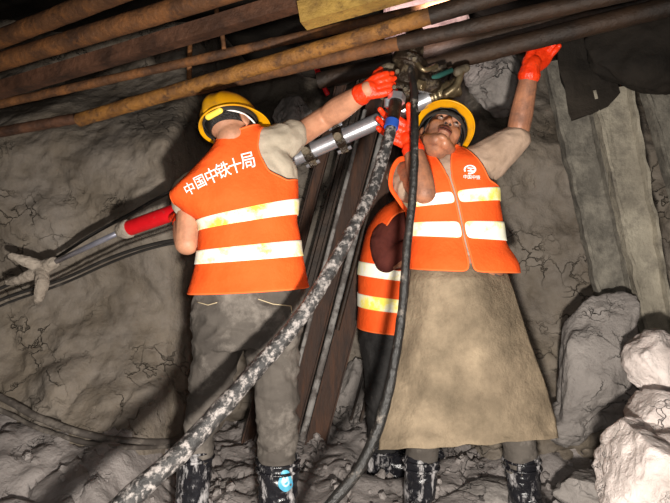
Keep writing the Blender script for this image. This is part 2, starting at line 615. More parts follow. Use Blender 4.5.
def make_helmet(parent, mtx, knob_side=0):
    RX, RY, RH, Z0 = .098, .120, .118, .026
    rings = []
    nt = 72
    for i in range(28):
        ph = (PI / 2) * (0.02 + 0.98 * i / 27)
        ring = []
        for j in range(nt):
            a = 2 * PI * j / nt
            x = math.sin(ph) ** 0.9 * math.cos(a) * RX
            y = math.sin(ph) ** 0.9 * math.sin(a) * RY
            z = Z0 + math.cos(ph) ** 0.85 * RH
            rib = math.exp(-(x / .017) ** 4) * .007 + math.exp(-((abs(x) - .05) / .007) ** 2) * .003
            ring.append(V(x, y, z) + V(x / RX, y / RY, (z - Z0) / RH).normalized() * rib)
        rings.append(ring)
    for t in (0.15, 0.5, 0.85, 1.0, 1.02):
        ring = []
        for j in range(nt):
            a = 2 * PI * j / nt
            fr = max(0.0, -math.sin(a)) ** 1.5
            ext = (.014 + .034 * fr) * min(t, 1.0)
            dz = -.010 * min(t, 1) - .010 * fr * min(t, 1) ** 2 - (.006 if t > 1 else 0)
            ring.append(V(math.cos(a) * (RX + ext), math.sin(a) * (RY + ext), Z0 + dz))
        rings.append(ring)
    mb = MB().grid(rings, cap=False)
    mb.f.append(tuple(reversed(range(nt))))
    mb.xf(mtx)
    hm = mb.build('helmet', 'helmet', parent)
    solidify(hm, 0.004, -1)
    ln = MB()
    lr = []
    for i in range(14):
        ph = (PI / 2) * (0.05 + 0.93 * i / 13)
        lr.append([V(math.sin(ph) * math.cos(2 * PI * j / 48) * (RX - .007), math.sin(ph) * math.sin(2 * PI * j / 48) * (RY - .007), Z0 + math.cos(ph) * (RH - .01)) for j in range(48)])
    ln.grid(lr, cap=False)
    ln.xf(mtx)
    solidify(ln.build('lining', 'helmet_in', hm), 0.002, -1)
    hb = MB()
    rr = []
    for z in (Z0 - .022, Z0 + .014):
        rr.append([V(math.cos(2 * PI * j / 48) * .089, .008 + math.sin(2 * PI * j / 48) * .108, z) for j in range(48)])
    hb.grid(rr, cap=False)
    hb.xf(mtx)
    solidify(hb.build('headband', 'helmet_in', hm), 0.003)
    kn = MB().limb([(-.05 + knob_side, .104, Z0 - .022), (.0 + knob_side, .116, Z0 - .018)], [.011, .012], seg=12, sub=3)
    kn.xf(mtx)
    kn.build('ratchet_knob', 'knob', hm)
    return hm


def hand(wrist, d, n, s, curl, spread=0.0, scale=1.0, thumb=(0.55, 0.75, 0.35), thumb_curl=0.5, cuff=None):
    """rubber-gloved hand: d finger direction, n palm side, s thumb side"""
    d = Vector(d).normalized()
    n = Vector(n)
    n = (n - d * n.dot(d)).normalized()
    sp = d.cross(n)
    s = sp if sp.dot(Vector(s)) > 0 else -sp
    w = Vector(wrist)
    mb = MB()
    k = scale
    offs = (.034, .0115, -.0115, -.033)
    lens = (.072, .082, .076, .060)
    for i in range(4):
        base = w + d * (.092 - .006 * abs(i - 1)) * k + s * offs[i] * k
        mb.limb([w + s * offs[i] * 0.6 * k, w + d * .05 * k + s * offs[i] * 0.95 * k - n * .004 * k, base], [.019 * k, .0185 * k, .0145 * k], seg=14, sub=3)
        dr = (d + s * spread * (1.5 - i) * 0.35).normalized()
        p = base
        pts, rad = [p], [.0125 * k]
        a = 0
        c = curl[i] if isinstance(curl, (list, tuple)) else curl
        for f, r, ca in ((.45, .0115, .9), (.31, .0105, 1.0), (.24, .0095, .7)):
            a += c * ca
            p = p + (dr * math.cos(a) + n * math.sin(a)) * lens[i] * f * k
            pts.append(p)
            rad.append(r * k)
        mb.tube(pts, rad, 12, round_ends=True)
    tb = w + d * .03 * k + s * .03 * k + n * .008 * k
    td = (d * thumb[0] + s * thumb[1] + n * thumb[2]).normalized()
    t1 = tb + td * .042 * k
    td2 = (td + n * thumb_curl + d * 0.4).normalized()
    t2 = t1 + td2 * .032 * k
    t3 = t2 + (td2 + n * thumb_curl * 0.6).normalized() * .024 * k
    mb.tube([tb - td * .01, t1, t2, t3], [.018 * k, .0145 * k, .0128 * k, .011 * k], 12, round_ends=True)
    # cuff down the forearm
    cd = Vector(cuff).normalized() if cuff is not None else -d
    mb.limb([w + d * .012, w + cd * .01, w + cd * .034], [.033 * k, .036 * k, .043 * k], seg=18, sub=4)
    me = remesh(mb, 0.0032, 2, 0.4)
    wrinkle(me, 0.0012, 60, seed=len(mb.v) % 7)
    return me


# ------------------------------------------------------------------ worker, left (back view)
def boot_mesh(ankle_top, foot, toe_dir, r_top, r_ank):
    """tall rubber boot: shaft from top rim to sole"""
    t = Vector(toe_dir).normalized()
    foot = Vector(foot)
    top = Vector(ankle_top)
    mb = MB()
    mid = top.lerp(foot, 0.55)
    mb.limb([top, mid, foot + V(0, 0, .10), foot + V(0, 0, .055)], [r_top, (r_top + r_ank) / 2, r_ank, r_ank * 0.95], seg=22, sub=5)
    mb.limb([foot + V(0, 0, .05) - t * .04, foot + V(0, 0, .055) + t * .06, foot + V(0, 0, .045) + t * .15], [.05, .05, .042], seg=18, sub=4)
    mb.box(foot + V(0, 0, .012) + t * .055, t * .135, V(-t.y, t.x, 0) * .045, V(0, 0, .016))
    me = remesh(mb, 0.006, 4)
    wrinkle(me, 0.006, 16, (1, 1, 1.8), seed=3)
    return me


def boot(parent, top, foot, toe, rt, ra, badge=None):
    me = boot_mesh(top, foot, toe, rt, ra)
    o = link('boot', me, 'boot', parent)
    top, foot = Vector(top), Vector(foot)
    ax = (top - foot).normalized()
    rim = MB()
    for q in (0.012, -0.018):
        c = top + ax * q
        ring = [c + V(math.cos(2 * PI * j / 32), math.sin(2 * PI * j / 32), 0) * (rt + .004) for j in range(33)]
        rim.tube(ring, .006, 8)
    rim.build('boot_rim', 'boot', o)
    if badge:
        tree = bvh(me)
        px, py, rx, ry = badge
        for nm, k, mt, of in (('badge', 1.0, 'cyan', .003), ('badge_centre', .55, 'cyan2', .005)):
            pts, fs = [(px, py)], []
            for r in (0.5, 1.0):
                for j in range(24):
                    a = 2 * PI * j / 24
                    pts.append((px + math.cos(a) * rx * r * k * (1 + .15 * math.sin(3 * a)), py + math.sin(a) * ry * r * k))
            for j in range(24):
                fs.append((0, 1 + j, 1 + (j + 1) % 24))
                fs.append((1 + j, 25 + j, 25 + (j + 1) % 24, 1 + (j + 1) % 24))
            link(nm, mesh_from(stick(pts, tree, of), fs), mt, o)
    return o


YL = 2.12
wl = thing('worker', 'worker seen from behind in orange vest with white lettering, one arm raised', 'person', (W(246, 300, YL).x, YL, 0))

TL = Torso([
    (247, 345, 2.12, 52, .125, 0, 0),
    (248, 318, 2.12, 55, .135, -1, 0),
    (250, 290, 2.12, 54, .130, -3, 0),
    (250, 254, 2.12, 47.5, .122, -5, 2),
    (248, 216, 2.12, 46, .122, -11, 4),
    (239, 190, 2.12, 57, .125, -19, 8),
    (232, 168, 2.12, 60, .112, -26, 10),
    (236, 152, 2.11, 45, .085, -28, 10),
    (239, 140, 2.10, 24, .062, -26, 8),
    (241, 132, 2.10, 15, .055, -20, 5),
])
ML = Matrix.Translation(W(233, 129, 2.10)) @ frame_from((-.30, .40, .86), (.5, .82, .05)).to_4x4()

# joints
l_sh_r, l_el_r, l_wr_r = W(281, 147, 2.14), W(325, 118, 2.24), W(368, 90, 2.07)
l_sh_l, l_el_l, l_wr_l = W(193, 190, 2.15), W(187, 243, 2.10), W(182, 217, 2.19)

body = MB()
add_head(body, ML)
body.limb([ML @ V(0, .02, -.04), W(240, 138, 2.11), W(240, 155, 2.12)], [.056, .055, .06])
TL.solid(body, 1.2, 8, off=-.018)
body.limb([l_sh_r, l_el_r, l_wr_r], [.045, .046, .033])
body.limb([l_el_r.lerp(l_wr_r, .05), l_el_r.lerp(l_wr_r, .35), l_wr_r], [.042, .049, .032])
body.limb([l_sh_l, l_sh_l.lerp(l_el_l, .6), l_el_l], [.055, .05, .045])
body.limb([l_el_l, l_el_l.lerp(l_wr_l, .4), l_wr_l], [.046, .046, .033])
body.limb([W(220, 315, 2.12), W(211, 388, 2.10), W(196, 465, 2.12)], [.08, .05, .036])
body.limb([W(272, 315, 2.12), W(276, 388, 2.10), W(278, 465, 2.12)], [.08, .05, .036])
me = remesh(body, 0.0042, 2)
paint_face(me, ML)
bo = link('body', me, ['skin', 'lip', 'nostril'], wl)
add_eyes(wl, ML)
make_hair(wl, ML)
make_helmet(wl, ML, .0)

# dust-mask strap over the ear and a mask on the far side of the face
ms = MB()
ms.tube(smooth_path([ML @ V(-.06, -.085, -.05), ML @ V(-.085, -.02, -.02), ML @ V(-.083, .03, .0), ML @ V(-.06, .08, .012)], .0035)[0], .0035, 8)
ms.build('mask_strap', 'strapw', wl)
mk = MB().ell(ML @ V(0, -.1, -.06), (.042, .03, .042))
mk.build('dust_mask', 'strapw', wl)

sh = MB()
TL.solid(sh, 2.45, 8.3, off=-.006)
sh.limb([W(262, 146, 2.12), W(280, 143, 2.15), W(292, 136, 2.18)], [.07, .072, .062])
sh.limb([W(270, 160, 2.12), W(280, 172, 2.12), W(284, 190, 2.12)], [.07, .065, .05])
sh.limb([W(205, 184, 2.12), W(188, 192, 2.14), W(187, 204, 2.13)], [.07, .06, .055])
me = remesh(sh, 0.005, 4)
wrinkle(me, 0.006, 13, seed=1)
link('shirt', me, 'shirt', wl)

tr = MB()
TL.solid(tr, 0.0, 2.4, off=0.0)
tr.limb([W(222, 325, 2.12), W(216, 352, 2.11), W(209, 390, 2.09), W(201, 430, 2.10), W(196, 456, 2.12)], [.1, .092, .073, .060, .058])
tr.limb([W(270, 325, 2.12), W(272, 352, 2.11), W(276, 390, 2.09), W(278, 430, 2.10), W(278, 464, 2.12)], [.104, .1, .083, .075, .070])
me = remesh(tr, 0.0055, 5)
wrinkle(me, 0.013, 8, (1, 1, 1.8), seed=5)
to = link('trousers', me, 'trouser', wl)
tt = bvh(me)
for pl in ([(197, 302), (208, 305), (219, 302)], [(258, 299), (273, 304), (291, 306), (292, 314)]):
    P2 = []
    for a, b in zip(pl, pl[1:]):
        P2 += [(a[0] + (b[0] - a[0]) * i / 6, a[1] + (b[1] - a[1]) * i / 6) for i in range(6)]
    q = stick(P2, tt, .001)
    MB().tube(q, .0018, 6).build('pocket_seam', 'stitch', to)
boot(wl, W(195, 452, 2.12), V(W(190, 500, 2.12).x, 2.12, 0), (-.15, .98, 0), .066, .055)
boot(wl, W(278, 463, 2.12), V(W(278, 500, 2.12).x, 2.12, 0), (.2, .97, 0), .078, .06, badge=(285.5, 481, 7, 11))


def vest_wr(seed, amp=.0085):
    off = V(seed, seed * 2, 0)
    return lambda p: amp * (noise.noise(V(p.x * 5, p.y * 4, p.z * 9) + off) + .5 * noise.noise(V(p.x * 14, p.y * 9, p.z * 16) + off))


def keep_l(v, x, y, th):
    if v > 8.75:
        return False
    back = y < 0
    if v > 4.75 and x > 0:     # right armhole, deep
        lim = .128 - .014 * (v - 4.75) if v < 7 else .096
        if v < 5.2:
            lim += (5.2 - v) * .11
        if x > lim:
            return False
    if v > 5.15 and x < 0 and x < -(.245 if v < 6.2 else .3):
        return False
    if not back and v > 5 and abs(x) < (v - 5) * .03:
        return False
    return True


off_l = lambda v, th: .014 + .004 * max(0, 3.4 - v) + (.012 * max(0, v - 5) * max(0, -math.cos(th)) if v < 6.5 else .012 * 1.5 * max(0, -math.cos(th)))
vme = TL.sheet(2.02, 8.75, keep_l, off_l, wr=vest_wr(3))
vest = solidify(link('safety_vest', vme, 'orange', wl), .005, 0)
vt = bvh(vme)


def band(T, vc, hv, keep, off, parent, wr, vmap, nt=300):
    k2 = lambda v, x, y, th: keep(v, x, y, th)
    o2 = lambda v, th: off(v, th) + .0055
    me = T.sheet(vc - hv, vc + hv, k2, o2, nv=8, nt=nt, wr=wr, vmap=vmap)
    ob = link('reflective_band', me, 'tape', parent)
    solidify(ob, .0015, 0)
    return ob


band(TL, 3.98, .19, keep_l, off_l, vest, vest_wr(3), lambda v, th: .0)
band(TL, 3.03, .19, keep_l, off_l, vest, vest_wr(3), lambda v, th: .0)

def binding(me, parent, r_=.0045):
    """lighter edge binding along every cut edge of the vest"""
    bm = bmesh.new()
    bm.from_mesh(me)
    nxt = {}
    for e in bm.edges:
        if e.is_boundary:
            a, b = e.verts
            nxt.setdefault(a.index, []).append(b.index)
            nxt.setdefault(b.index, []).append(a.index)
    co = [v.co.copy() for v in bm.verts]
    bm.free()
    seen = set()
    for st in nxt:
        if st in seen or len(nxt[st]) != 2:
            continue
        loop, cur, prev = [st], nxt[st][0], st
        seen.add(st)
        while cur not in seen and len(nxt[cur]) == 2:
            seen.add(cur)
            loop.append(cur)
            n_ = [k for k in nxt[cur] if k != prev]
            prev, cur = cur, n_[0] if n_ else prev
        if len(loop) > 30:
            pts = [co[i] for i in loop]
            for _ in range(6):
                pts = [pts[i] * .5 + (pts[i - 1] + pts[(i + 1) % len(pts)]) * .25 for i in range(len(pts))]
            MB().tube(pts[::2] + [pts[0]], r_, 8).build('edge_binding', 'trim', parent)


binding(vme, vest)

# white lettering across the shoulders
LV, LF = [], []
for ch, px, py, sz, ang in (('中', 189.5, 188.5, 10.5, -27), ('国', 200, 181.5, 11, -26), ('中', 211.5, 175.5, 13, -24), ('铁', 223, 169.8, 13, -21), ('十', 235, 165.5, 13, -17), ('局', 247.5, 160.5, 14, -14)):
    vs, fs = text_mesh(ch)
    a = math.radians(ang)
    b = len(LV)
    bm = bmesh.new()
    bv = [bm.verts.new((x, y, 0)) for x, y in vs]
    for f in fs:
        try:
            bm.faces.new([bv[i] for i in f])
        except ValueError:
            pass
    bm.verts.index_update()
    H = 1.12
    for v in bm.verts:
        x, y = v.co.x * sz * H, -v.co.y * sz * H * 1.15
        LV.append((px + x * math.cos(a) - y * math.sin(a), py + x * math.sin(a) + y * math.cos(a)))
    LF += [tuple(b + v.index for v in f.verts) for f in bm.faces]
    bm.free()
link('lettering', mesh_from(stick(LV, vt, .006), LF, False), 'white', vest)

g = link('glove', hand(l_wr_r, W(396, 80, 2.06) - l_wr_r, V(.1, .95, -.1), V(-.2, .2, 1), [.75, .7, .7, .75], cuff=l_el_r - l_wr_r, scale=.95, spread=.2), 'glove', wl)
g = link('glove', hand(l_wr_l, V(-.35, .9, .0), V(.1, .0, 1), V(.9, .5, .2), [.6, .65, .65, .6], cuff=l_el_l - l_wr_l, scale=.95), 'glove', wl)

# ------------------------------------------------------------------ worker, right (facing, looking up)
YR = 2.3
wr_ = thing('worker', 'worker facing out and looking up, tan apron below an open orange vest', 'person', (W(465, 300, YR).x, YR, 0))
TR = Torso([
    (462, 330, 2.34, 33, .10, 0, 0),
    (458, 300, 2.34, 34, .105, 1, 0),
    (461, 268, 2.30, 47, .13, 2, 0),
    (457, 240, 2.30, 43, .122, 3, 0),
    (452, 208, 2.30, 43, .122, -4, -2),
    (447, 186, 2.30, 47, .122, -8, -4),
    (443, 170, 2.30, 45, .108, -10, -4),
    (441, 160, 2.31, 33, .085, -10, -4),
    (440, 153, 2.31, 20, .062, -8, 0),
    (440, 146, 2.31, 13, .055, 0, 0),
])
MR = Matrix.Translation(W(441, 136, 2.28)) @ frame_from((.34, .60, .72), (.24, -.76, .62)).to_4x4() @ Matrix.Scale(1.04, 4)
r_sh_r, r_el_r, r_wr_r = W(402, 172, 2.27), W(424, 192, 2.05), W(411, 141, 2.11)
r_sh_l, r_el_l, r_wr_l = W(486, 160, 2.30), W(517, 136, 2.30), W(531, 66, 2.26)

body = MB()
add_head(body, MR)
body.limb([MR @ V(0, .01, -.05), W(440, 150, 2.29), W(442, 172, 2.31)], [.054, .054, .062])
TR.solid(body, 1.2, 8, off=-.018)
body.limb([r_sh_r, r_sh_r.lerp(r_el_r, .6), r_el_r], [.055, .047, .042])
body.limb([r_el_r, r_el_r.lerp(r_wr_r, .35), r_wr_r], [.044, .046, .032])
body.limb([r_sh_l, r_el_l], [.055, .045])
body.limb([r_el_l, r_el_l.lerp(r_wr_l, .35), r_wr_l], [.044, .046, .032])
body.limb([W(446, 315, 2.32), W(434, 385, 2.29), W(421, 465, 2.30)], [.07, .05, .036])
body.limb([W(474, 315, 2.32), W(500, 385, 2.29), W(521, 465, 2.30)], [.07, .05, .036])
me = remesh(body, 0.0038, 4)
paint_face(me, MR)
link('body', me, ['skin2', 'lip', 'nostril'], wr_)
add_eyes(wr_, MR)
make_hair(wr_, MR)
make_helmet(wr_, MR)

sh = MB()
TR.solid(sh, 2.45, 7.6, off=-.006)
sh.limb([W(468, 172, 2.30), W(488, 160, 2.30), W(515, 139, 2.30)], [.09, .085, .062])
sh.limb([W(472, 180, 2.30), W(482, 185, 2.30), W(486, 200, 2.30)], [.08, .06, .04])
sh.limb([W(418, 178, 2.29), W(403, 178, 2.26), W(410, 188, 2.18)], [.08, .068, .058])
me = remesh(sh, 0.005, 4)
wrinkle(me, 0.006, 12, seed=8)
link('shirt', me, 'shirt2', wr_)

tr = MB()
TR.solid(tr, 0.0, 2.5, off=-.022)
tr.limb([W(448, 325, 2.32), W(438, 370, 2.28), W(426, 430, 2.29), W(421, 470, 2.30)], [.1, .085, .07, .064])
tr.limb([W(474, 325, 2.32), W(494, 370, 2.30), W(516, 430, 2.29), W(522, 470, 2.30)], [.09, .085, .07, .064])
me = remesh(tr, 0.006, 5)
wrinkle(me, 0.008, 9, (1, 1, 1.7), seed=9)
link('trousers', me, 'trouser', wr_)
boot(wr_, W(421, 462, 2.30), V(W(418, 500, 2.30).x, 2.30, 0), (-.25, -.96, 0), .07, .058)
boot(wr_, W(522, 462, 2.30), V(W(527, 500, 2.30).x, 2.30, 0), (.3, -.95, 0), .07, .058)


def keep_r(v, x, y, th):
    if v > 8.6:
        return False
    front = y < 0
    if front:
        if v > 5.0:
            if abs(x + .0) < .0025 + (v - 5.0) * .0145:
                return False
        elif abs(x) < .002:
            return False
    if v > 4.5:
        lim = .158 - .02 * (v - 4.5)
        if v < 4.9:
            lim += (4.9 - v) * .12
        if x < 0:
            lim = .168 - .022 * (v - 4.5) + max(0, 4.9 - v) * .12
        if abs(x) > lim:
            return False
    return True


off_r = lambda v, th: .014 + (.012 + .022 * max(0, -math.sin(th))) * max(0, 3.0 - v)
vme = TR.sheet(1.95, 8.6, keep_r, off_r, wr=vest_wr(11))
vest2 = solidify(link('safety_vest', vme, 'orange', wr_), .005, 0)
vt2 = bvh(vme)
binding(vme, vest2)
band(TR, 4.33, .24, keep_r, off_r, vest2, vest_wr(11), lambda v, th: -.10 * math.sin(th) if False else .0)
band(TR, 3.28, .24, keep_r, off_r, vest2, vest_wr(11), lambda v, th: .0)
# the loose armhole edge hanging round the raised arm
lp = [W(412, 158, 2.24), W(399, 160, 2.20), W(392, 172, 2.18), W(391, 187, 2.17), W(398, 199, 2.17), W(408, 213, 2.18)]
P, R = smooth_path(lp, .011, 8)
MB().tube(P, R, 10, flat=.45).build('armhole_edge', 'orange', vest2)
# small printed emblem with characters under it
EV, EF = [], []


def quad2(cx, cy, w, h, ang=0):
    b = len(EV)
    n = 6
    a = math.radians(ang)
    for i in range(n + 1):
        for s in (-1, 1):
            x, y = (-.5 + i / n) * w, s * h / 2
            EV.append((cx + x * math.cos(a) - y * math.sin(a), cy + x * math.sin(a) + y * math.cos(a)))
    for i in range(n):
        EF.append((b + 2 * i, b + 2 * i + 2, b + 2 * i + 3, b + 2 * i + 1))


def arc2(cx, cy, rx, ry, a0, a1, t):
    b = len(EV)
    n = 20
    for i in range(n + 1):
        a = math.radians(a0 + (a1 - a0) * i / n)
        for k in (1 - t, 1.0):
            EV.append((cx + math.cos(a) * rx * k, cy + math.sin(a) * ry * k))
    for i in range(n):
        EF.append((b + 2 * i, b + 2 * i + 2, b + 2 * i + 3, b + 2 * i + 1))


arc2(470, 169.5, 6.2, 4.6, 150, 385, .26)
arc2(470, 169.5, 6.2, 4.6, 30, 110, .3)
quad2(470.8, 168.2, 6.5, 1.2, 4)
quad2(471.4, 171.0, 7.5, 1.3, 4)
quad2(470.6, 169.6, 1.6, 3.4, 4)
link('emblem', mesh_from(stick(EV, vt2, .005), EF, False), 'white', vest2)
LV, LF = [], []
for i, ch in enumerate('中国中铁'):
    vs, fs = text_mesh(ch)
    b = len(LV)
    LV += [(465.3 + i * 4.3 + x * 4.4, 176.6 + .25 * i - y * 4.6) for x, y in vs]
    LF += [tuple(b + k for k in f) for f in fs]
link('lettering', mesh_from(stick(LV, vt2, .005), LF, False), 'white', vest2)

# hide apron hanging from the waist
Lx = [(412, 261), (408, 300), (399, 350), (389, 400), (380, 436), (379, 450)]
Rx = [(503, 261), (514, 292), (529, 340), (544, 380), (555, 418), (558, 438)]


def pl(poly, t):
    f = t * (len(poly) - 1)
    i = min(int(f), len(poly) - 2)
    f -= i
    return poly[i][0] + (poly[i + 1][0] - poly[i][0]) * f, poly[i][1] + (poly[i + 1][1] - poly[i][1]) * f


av, af = [], []
NU, NV = 80, 90
for i in range(NV + 1):
    t = i / NV
    (x0, y0), (x1, y1) = pl(Lx, t), pl(Rx, t)
    for j in range(NU + 1):
        u = j / NU
        s = 2 * u - 1
        edge = noise.noise(V(u * 9, 3, 1)) * 3 * (t > .9) * (t - .9) * 10
        px, py = x0 + (x1 - x0) * u, y0 + (y1 - y0) * u + (5 * (1 - s * s)) * t * .3 + edge
        Y = 2.135 - .06 * t + .05 * max(0, 1 - t / .1) + .17 * s * s * (1 - .35 * t) + .012 * noise.noise(V(u * 5, t * 1.2, 4)) * (.4 + t) + .006 * noise.noise(V(u * 9, t * 9, 9))
        Y += .02 * math.cos(s * PI * 1.5) * t + .012 * t * noise.noise(V(s * 4 + t * 1.5, t * 2.2, 17)) + .008 * (.4 - abs(noise.noise(V(s * 3 - t * 2, t * 5, 23))))
        # bulge at the legs
        av.append(W(px, py, Y))
for i in range(NV):
    for j in range(NU):
        a = i * (NU + 1) + j
        af.append((a, a + 1, a + NU + 2, a + NU + 1))
ap = link('apron', mesh_from(av, af), 'apron', wr_)
solidify(ap, .007, 0)
link('glove', hand(r_wr_r, V(-.80, .0, .62), V(-.25, -.85, .1), V(.3, -.1, .9), [.3, .32, .36, .4], cuff=r_el_r - r_wr_r, scale=1.0, spread=.35), 'glove', wr_)
link('glove', hand(r_wr_l, V(.62, .25, .72), V(.2, -.8, .3), V(-.9, -.1, .35), [.5, .55, .6, .6], cuff=r_el_l - r_wr_l, scale=1.05, thumb=(.9, .35, .3)), 'glove', wr_)

# ------------------------------------------------------------------ worker, behind (stooping, side on)
Y3 = 2.78
w3 = thing('worker', 'stooping worker half hidden behind the aproned man, maroon sleeve and orange vest', 'person', (W(392, 330, Y3).x, Y3, 0))
T3 = Torso([
    (391, 360, Y3, 28, .15, 0, 0),
    (390, 345, Y3, 30, .165, 0, 0),
    (390, 328, Y3, 30, .17, 5, 0),
    (391, 300, Y3, 30, .17, 6, 0),
    (392, 272, Y3, 30, .17, 8, 0),
    (396, 245, Y3, 29, .18, 14, 0),
    (402, 225, Y3, 25, .18, 24, 0),
    (410, 214, Y3, 19, .13, 34, 0),
    (420, 207, Y3, 13, .07, 45, 0),
])
M3 = Matrix.Translation(W(438, 203, Y3)) @ frame_from((.55, 0, .83), (.83, .1, -.55)).to_4x4()
s3, e3, h3 = W(386, 236, 2.64), W(388, 262, 2.58), W(430, 250, 2.56)
body = MB()
add_head(body, M3)
body.limb([M3 @ V(0, .02, -.04), W(425, 208, Y3), W(412, 222, Y3)], [.055, .055, .06])
T3.solid(body, 1.2, 8, off=-.02)
body.limb([s3, e3], [.05, .042])
body.limb([e3, h3], [.042, .03])
body.limb([W(410, 240, 2.93), W(420, 270, 2.95), W(440, 255, 2.9)], [.05, .042, .03])
body.limb([W(384, 345, 2.72), W(384, 400, 2.72), W(386, 460, 2.75)], [.085, .06, .045])
body.limb([W(398, 345, 2.86), W(404, 400, 2.86), W(406, 455, 2.86)], [.085, .06, .045])
me = remesh(body, 0.0045, 2)
paint_face(me, M3)
link('body', me, ['skin2', 'lip', 'nostril'], w3)
add_eyes(w3, M3)
make_hair(w3, M3)
sh = MB()
T3.solid(sh, 2.4, 7.7, off=-.006)
sh.limb([W(392, 232, 2.66), W(385, 244, 2.63), W(386, 260, 2.59)], [.075, .07, .058])
sh.limb([W(386, 260, 2.59), W(404, 252, 2.57), W(424, 249, 2.56)], [.056, .05, .042])
sh.limb([W(405, 230, 2.9), W(414, 262, 2.95), W(430, 258, 2.92)], [.07, .055, .045])
me = remesh(sh, 0.005, 4)
wrinkle(me, 0.006, 12, seed=12)
link('shirt', me, 'shirt3', w3)
tr = MB()
T3.solid(tr, 0.0, 2.5)
tr.limb([W(384, 350, 2.72), W(383, 400, 2.72), W(384, 450, 2.74)], [.1, .085, .07])
tr.limb([W(398, 350, 2.86), W(404, 400, 2.86), W(406, 450, 2.86)], [.1, .085, .07])
me = remesh(tr, 0.006, 5)
wrinkle(me, 0.009, 9, (1, 1, 1.7), seed=14)
link('trousers', me, 'trouser2', w3)
boot(w3, W(384, 446, 2.74), V(W(384, 470, 2.74).x, 2.74, 0.01), (.9, -.3, 0), .072, .058)
boot(w3, W(406, 446, 2.86), V(W(408, 470, 2.86).x, 2.86, 0.01), (.9, -.1, 0), .072, .058)
link('glove', hand(h3, V(.9, 0, .2), V(0, .5, -.8), V(0, -.8, .4), .5, cuff=e3 - h3), 'glove', w3)


def keep_3(v, x, y, th):
    if v > 7.6:
        return False
    # armhole on the near side, and its twin on the far side
    c, A, B, w, d = T3.frame(v)
    zc = (v - 5.5) / 1.4
    xc = x / (.60 * w)
    if zc * zc + xc * xc < 1:
        return False
    return True


off_3 = lambda v, th: .013
vme = T3.sheet(1.95, 7.6, keep_3, off_3, wr=vest_wr(21, .004), nv=120, nt=240)
vest3 = solidify(link('safety_vest', vme, 'orange', w3), .005, 0)
binding(vme, vest3)
band(T3, 3.98, .22, keep_3, off_3, vest3, vest_wr(21, .004), lambda v, th: 0, nt=240)
band(T3, 2.92, .22, keep_3, off_3, vest3, vest_wr(21, .004), lambda v, th: 0, nt=240)

# ------------------------------------------------------------------ rock drill held overhead
rd = thing('rock_drill', 'silver rock drill cylinder with dark iron body held overhead between the workers', 'drill', W(395, 130, 2.2))
a0, a1 = W(286, 162, 2.36), W(430, 98, 2.22)
ax = (a1 - a0).normalized()
MB().tube([a0.lerp(a1, i / 14) for i in range(15)], .033, 28).build('cylinder', 'chrome', rd, sharp=.6)
for t in (.165, .39):
    c = a0.lerp(a1, t)
    o = MB().tube([c - ax * .02, c - ax * .019, c + ax * .019, c + ax * .02], [.036, .043, .043, .036], 28).build('clamp', 'iron', rd, sharp=.6)
    nrm = V(0, -1, 0)
    nrm = (nrm - ax * nrm.dot(ax)).normalized()
    sd = ax.cross(nrm)
    for k in (-1, 1):
        MB().box(c + sd * k * .047, ax * .016, sd * .018, nrm * .01).build('lug', 'iron', o, smooth=False)
        MB().tube([c + sd * k * .052 - ax * .03, c + sd * k * .052 + ax * .03], .008, 6).build('bolt', 'chrome', o, sharp=.6)
    MB().tube([c + nrm * .036, c + nrm * .058], [.02, .016], 14).build('bracket_plate', 'mudiron', o, sharp=.6)
# ribbed end
e0, e1 = a1, W(459, 86, 2.20)
P = [e0.lerp(e1, i / 24) for i in range(25)]
MB().tube(P, [.035 + .004 * (1 if (i // 3) % 2 else 0) for i in range(25)], 26).build('ribbed_end', 'spool', rd, sharp=.7)
MB().limb([W(446, 94, 2.16), W(456, 86, 2.15), W(462, 71, 2.15)], [.016, .014, .012]).build('lever_arm', 'spool', rd)
MB().limb([W(458, 72, 2.15), W(466, 68, 2.16)], [.019, .016]).build('lever_knob', 'mudiron', rd)
# main body
b = MB()
b.limb([W(415, 34, 2.12), W(410, 60, 2.12), W(403, 84, 2.12), W(398, 98, 2.12)], [.036, .05, .062, .05])
b.tube([W(411, 58, 2.12), W(408, 66, 2.12)], [.068, .068], 20)
b.tube([W(402, 88, 2.12), W(400, 94, 2.12)], [.066, .066], 20)
b.limb([W(400, 78, 2.12), W(432, 84, 2.16)], [.045, .038])
me = remesh(b, .004, 2)
link('drill_body', me, 'iron', rd)
hp = MB().limb([W(391, 70, 2.13), W(388, 82, 2.13), W(384, 95, 2.13)], [.02, .026, .02], seg=8)
hp.build('handle_plate', 'mudiron', rd, sharp=.6)
MB().limb([W(381, 70, 2.12), W(388, 66, 2.12), W(398, 69, 2.11)], .013).build('handle_bar', 'mudiron', rd)
MB().tube([W(397, 96, 2.05), W(396, 102, 2.04)], [.033, .033], 6).build('hexagon_nut', 'chrome', rd, sharp=.4)
MB().tube([W(396, 101, 2.04), W(393, 120, 2.005)], [.024, .022], 16).build('hose_coupling', 'iron', rd, sharp=.6)
for bx, by in ((397, 72), (411, 74), (405, 90), (394, 88), (414, 60)):
    c_ = W(bx, by, 2.052)
    MB().tube([c_, c_ - V(0, .012, 0)], [.009, .008], 6).build('bolt', 'mudiron', rd, sharp=.5)
MB().limb([W(416, 62, 2.07), W(424, 70, 2.06), W(436, 66, 2.08)], [.010, .009, .010]).build('throttle_lever', 'spool', rd)
MB().tube([W(418, 84, 2.10), W(424, 86, 2.09)], [.02, .02], 8).build('oil_plug', 'spool', rd, sharp=.5)
MB().tube([W(387, 99, 2.05), W(387, 107, 2.05)], [.010, .010], 10).build('side_bolt', 'chrome', rd, sharp=.6)
MB().tube([W(414, 86, 2.12), W(452, 70, 2.14)], [.011, .011], 10).build('oil_tube', 'teal', rd)
MB().box(W(432, 74, 2.18), V(.055, 0, .021), V(0, .02, 0), V(-.006, 0, .012)).build('oiler_block', 'iron', rd, smooth=False)

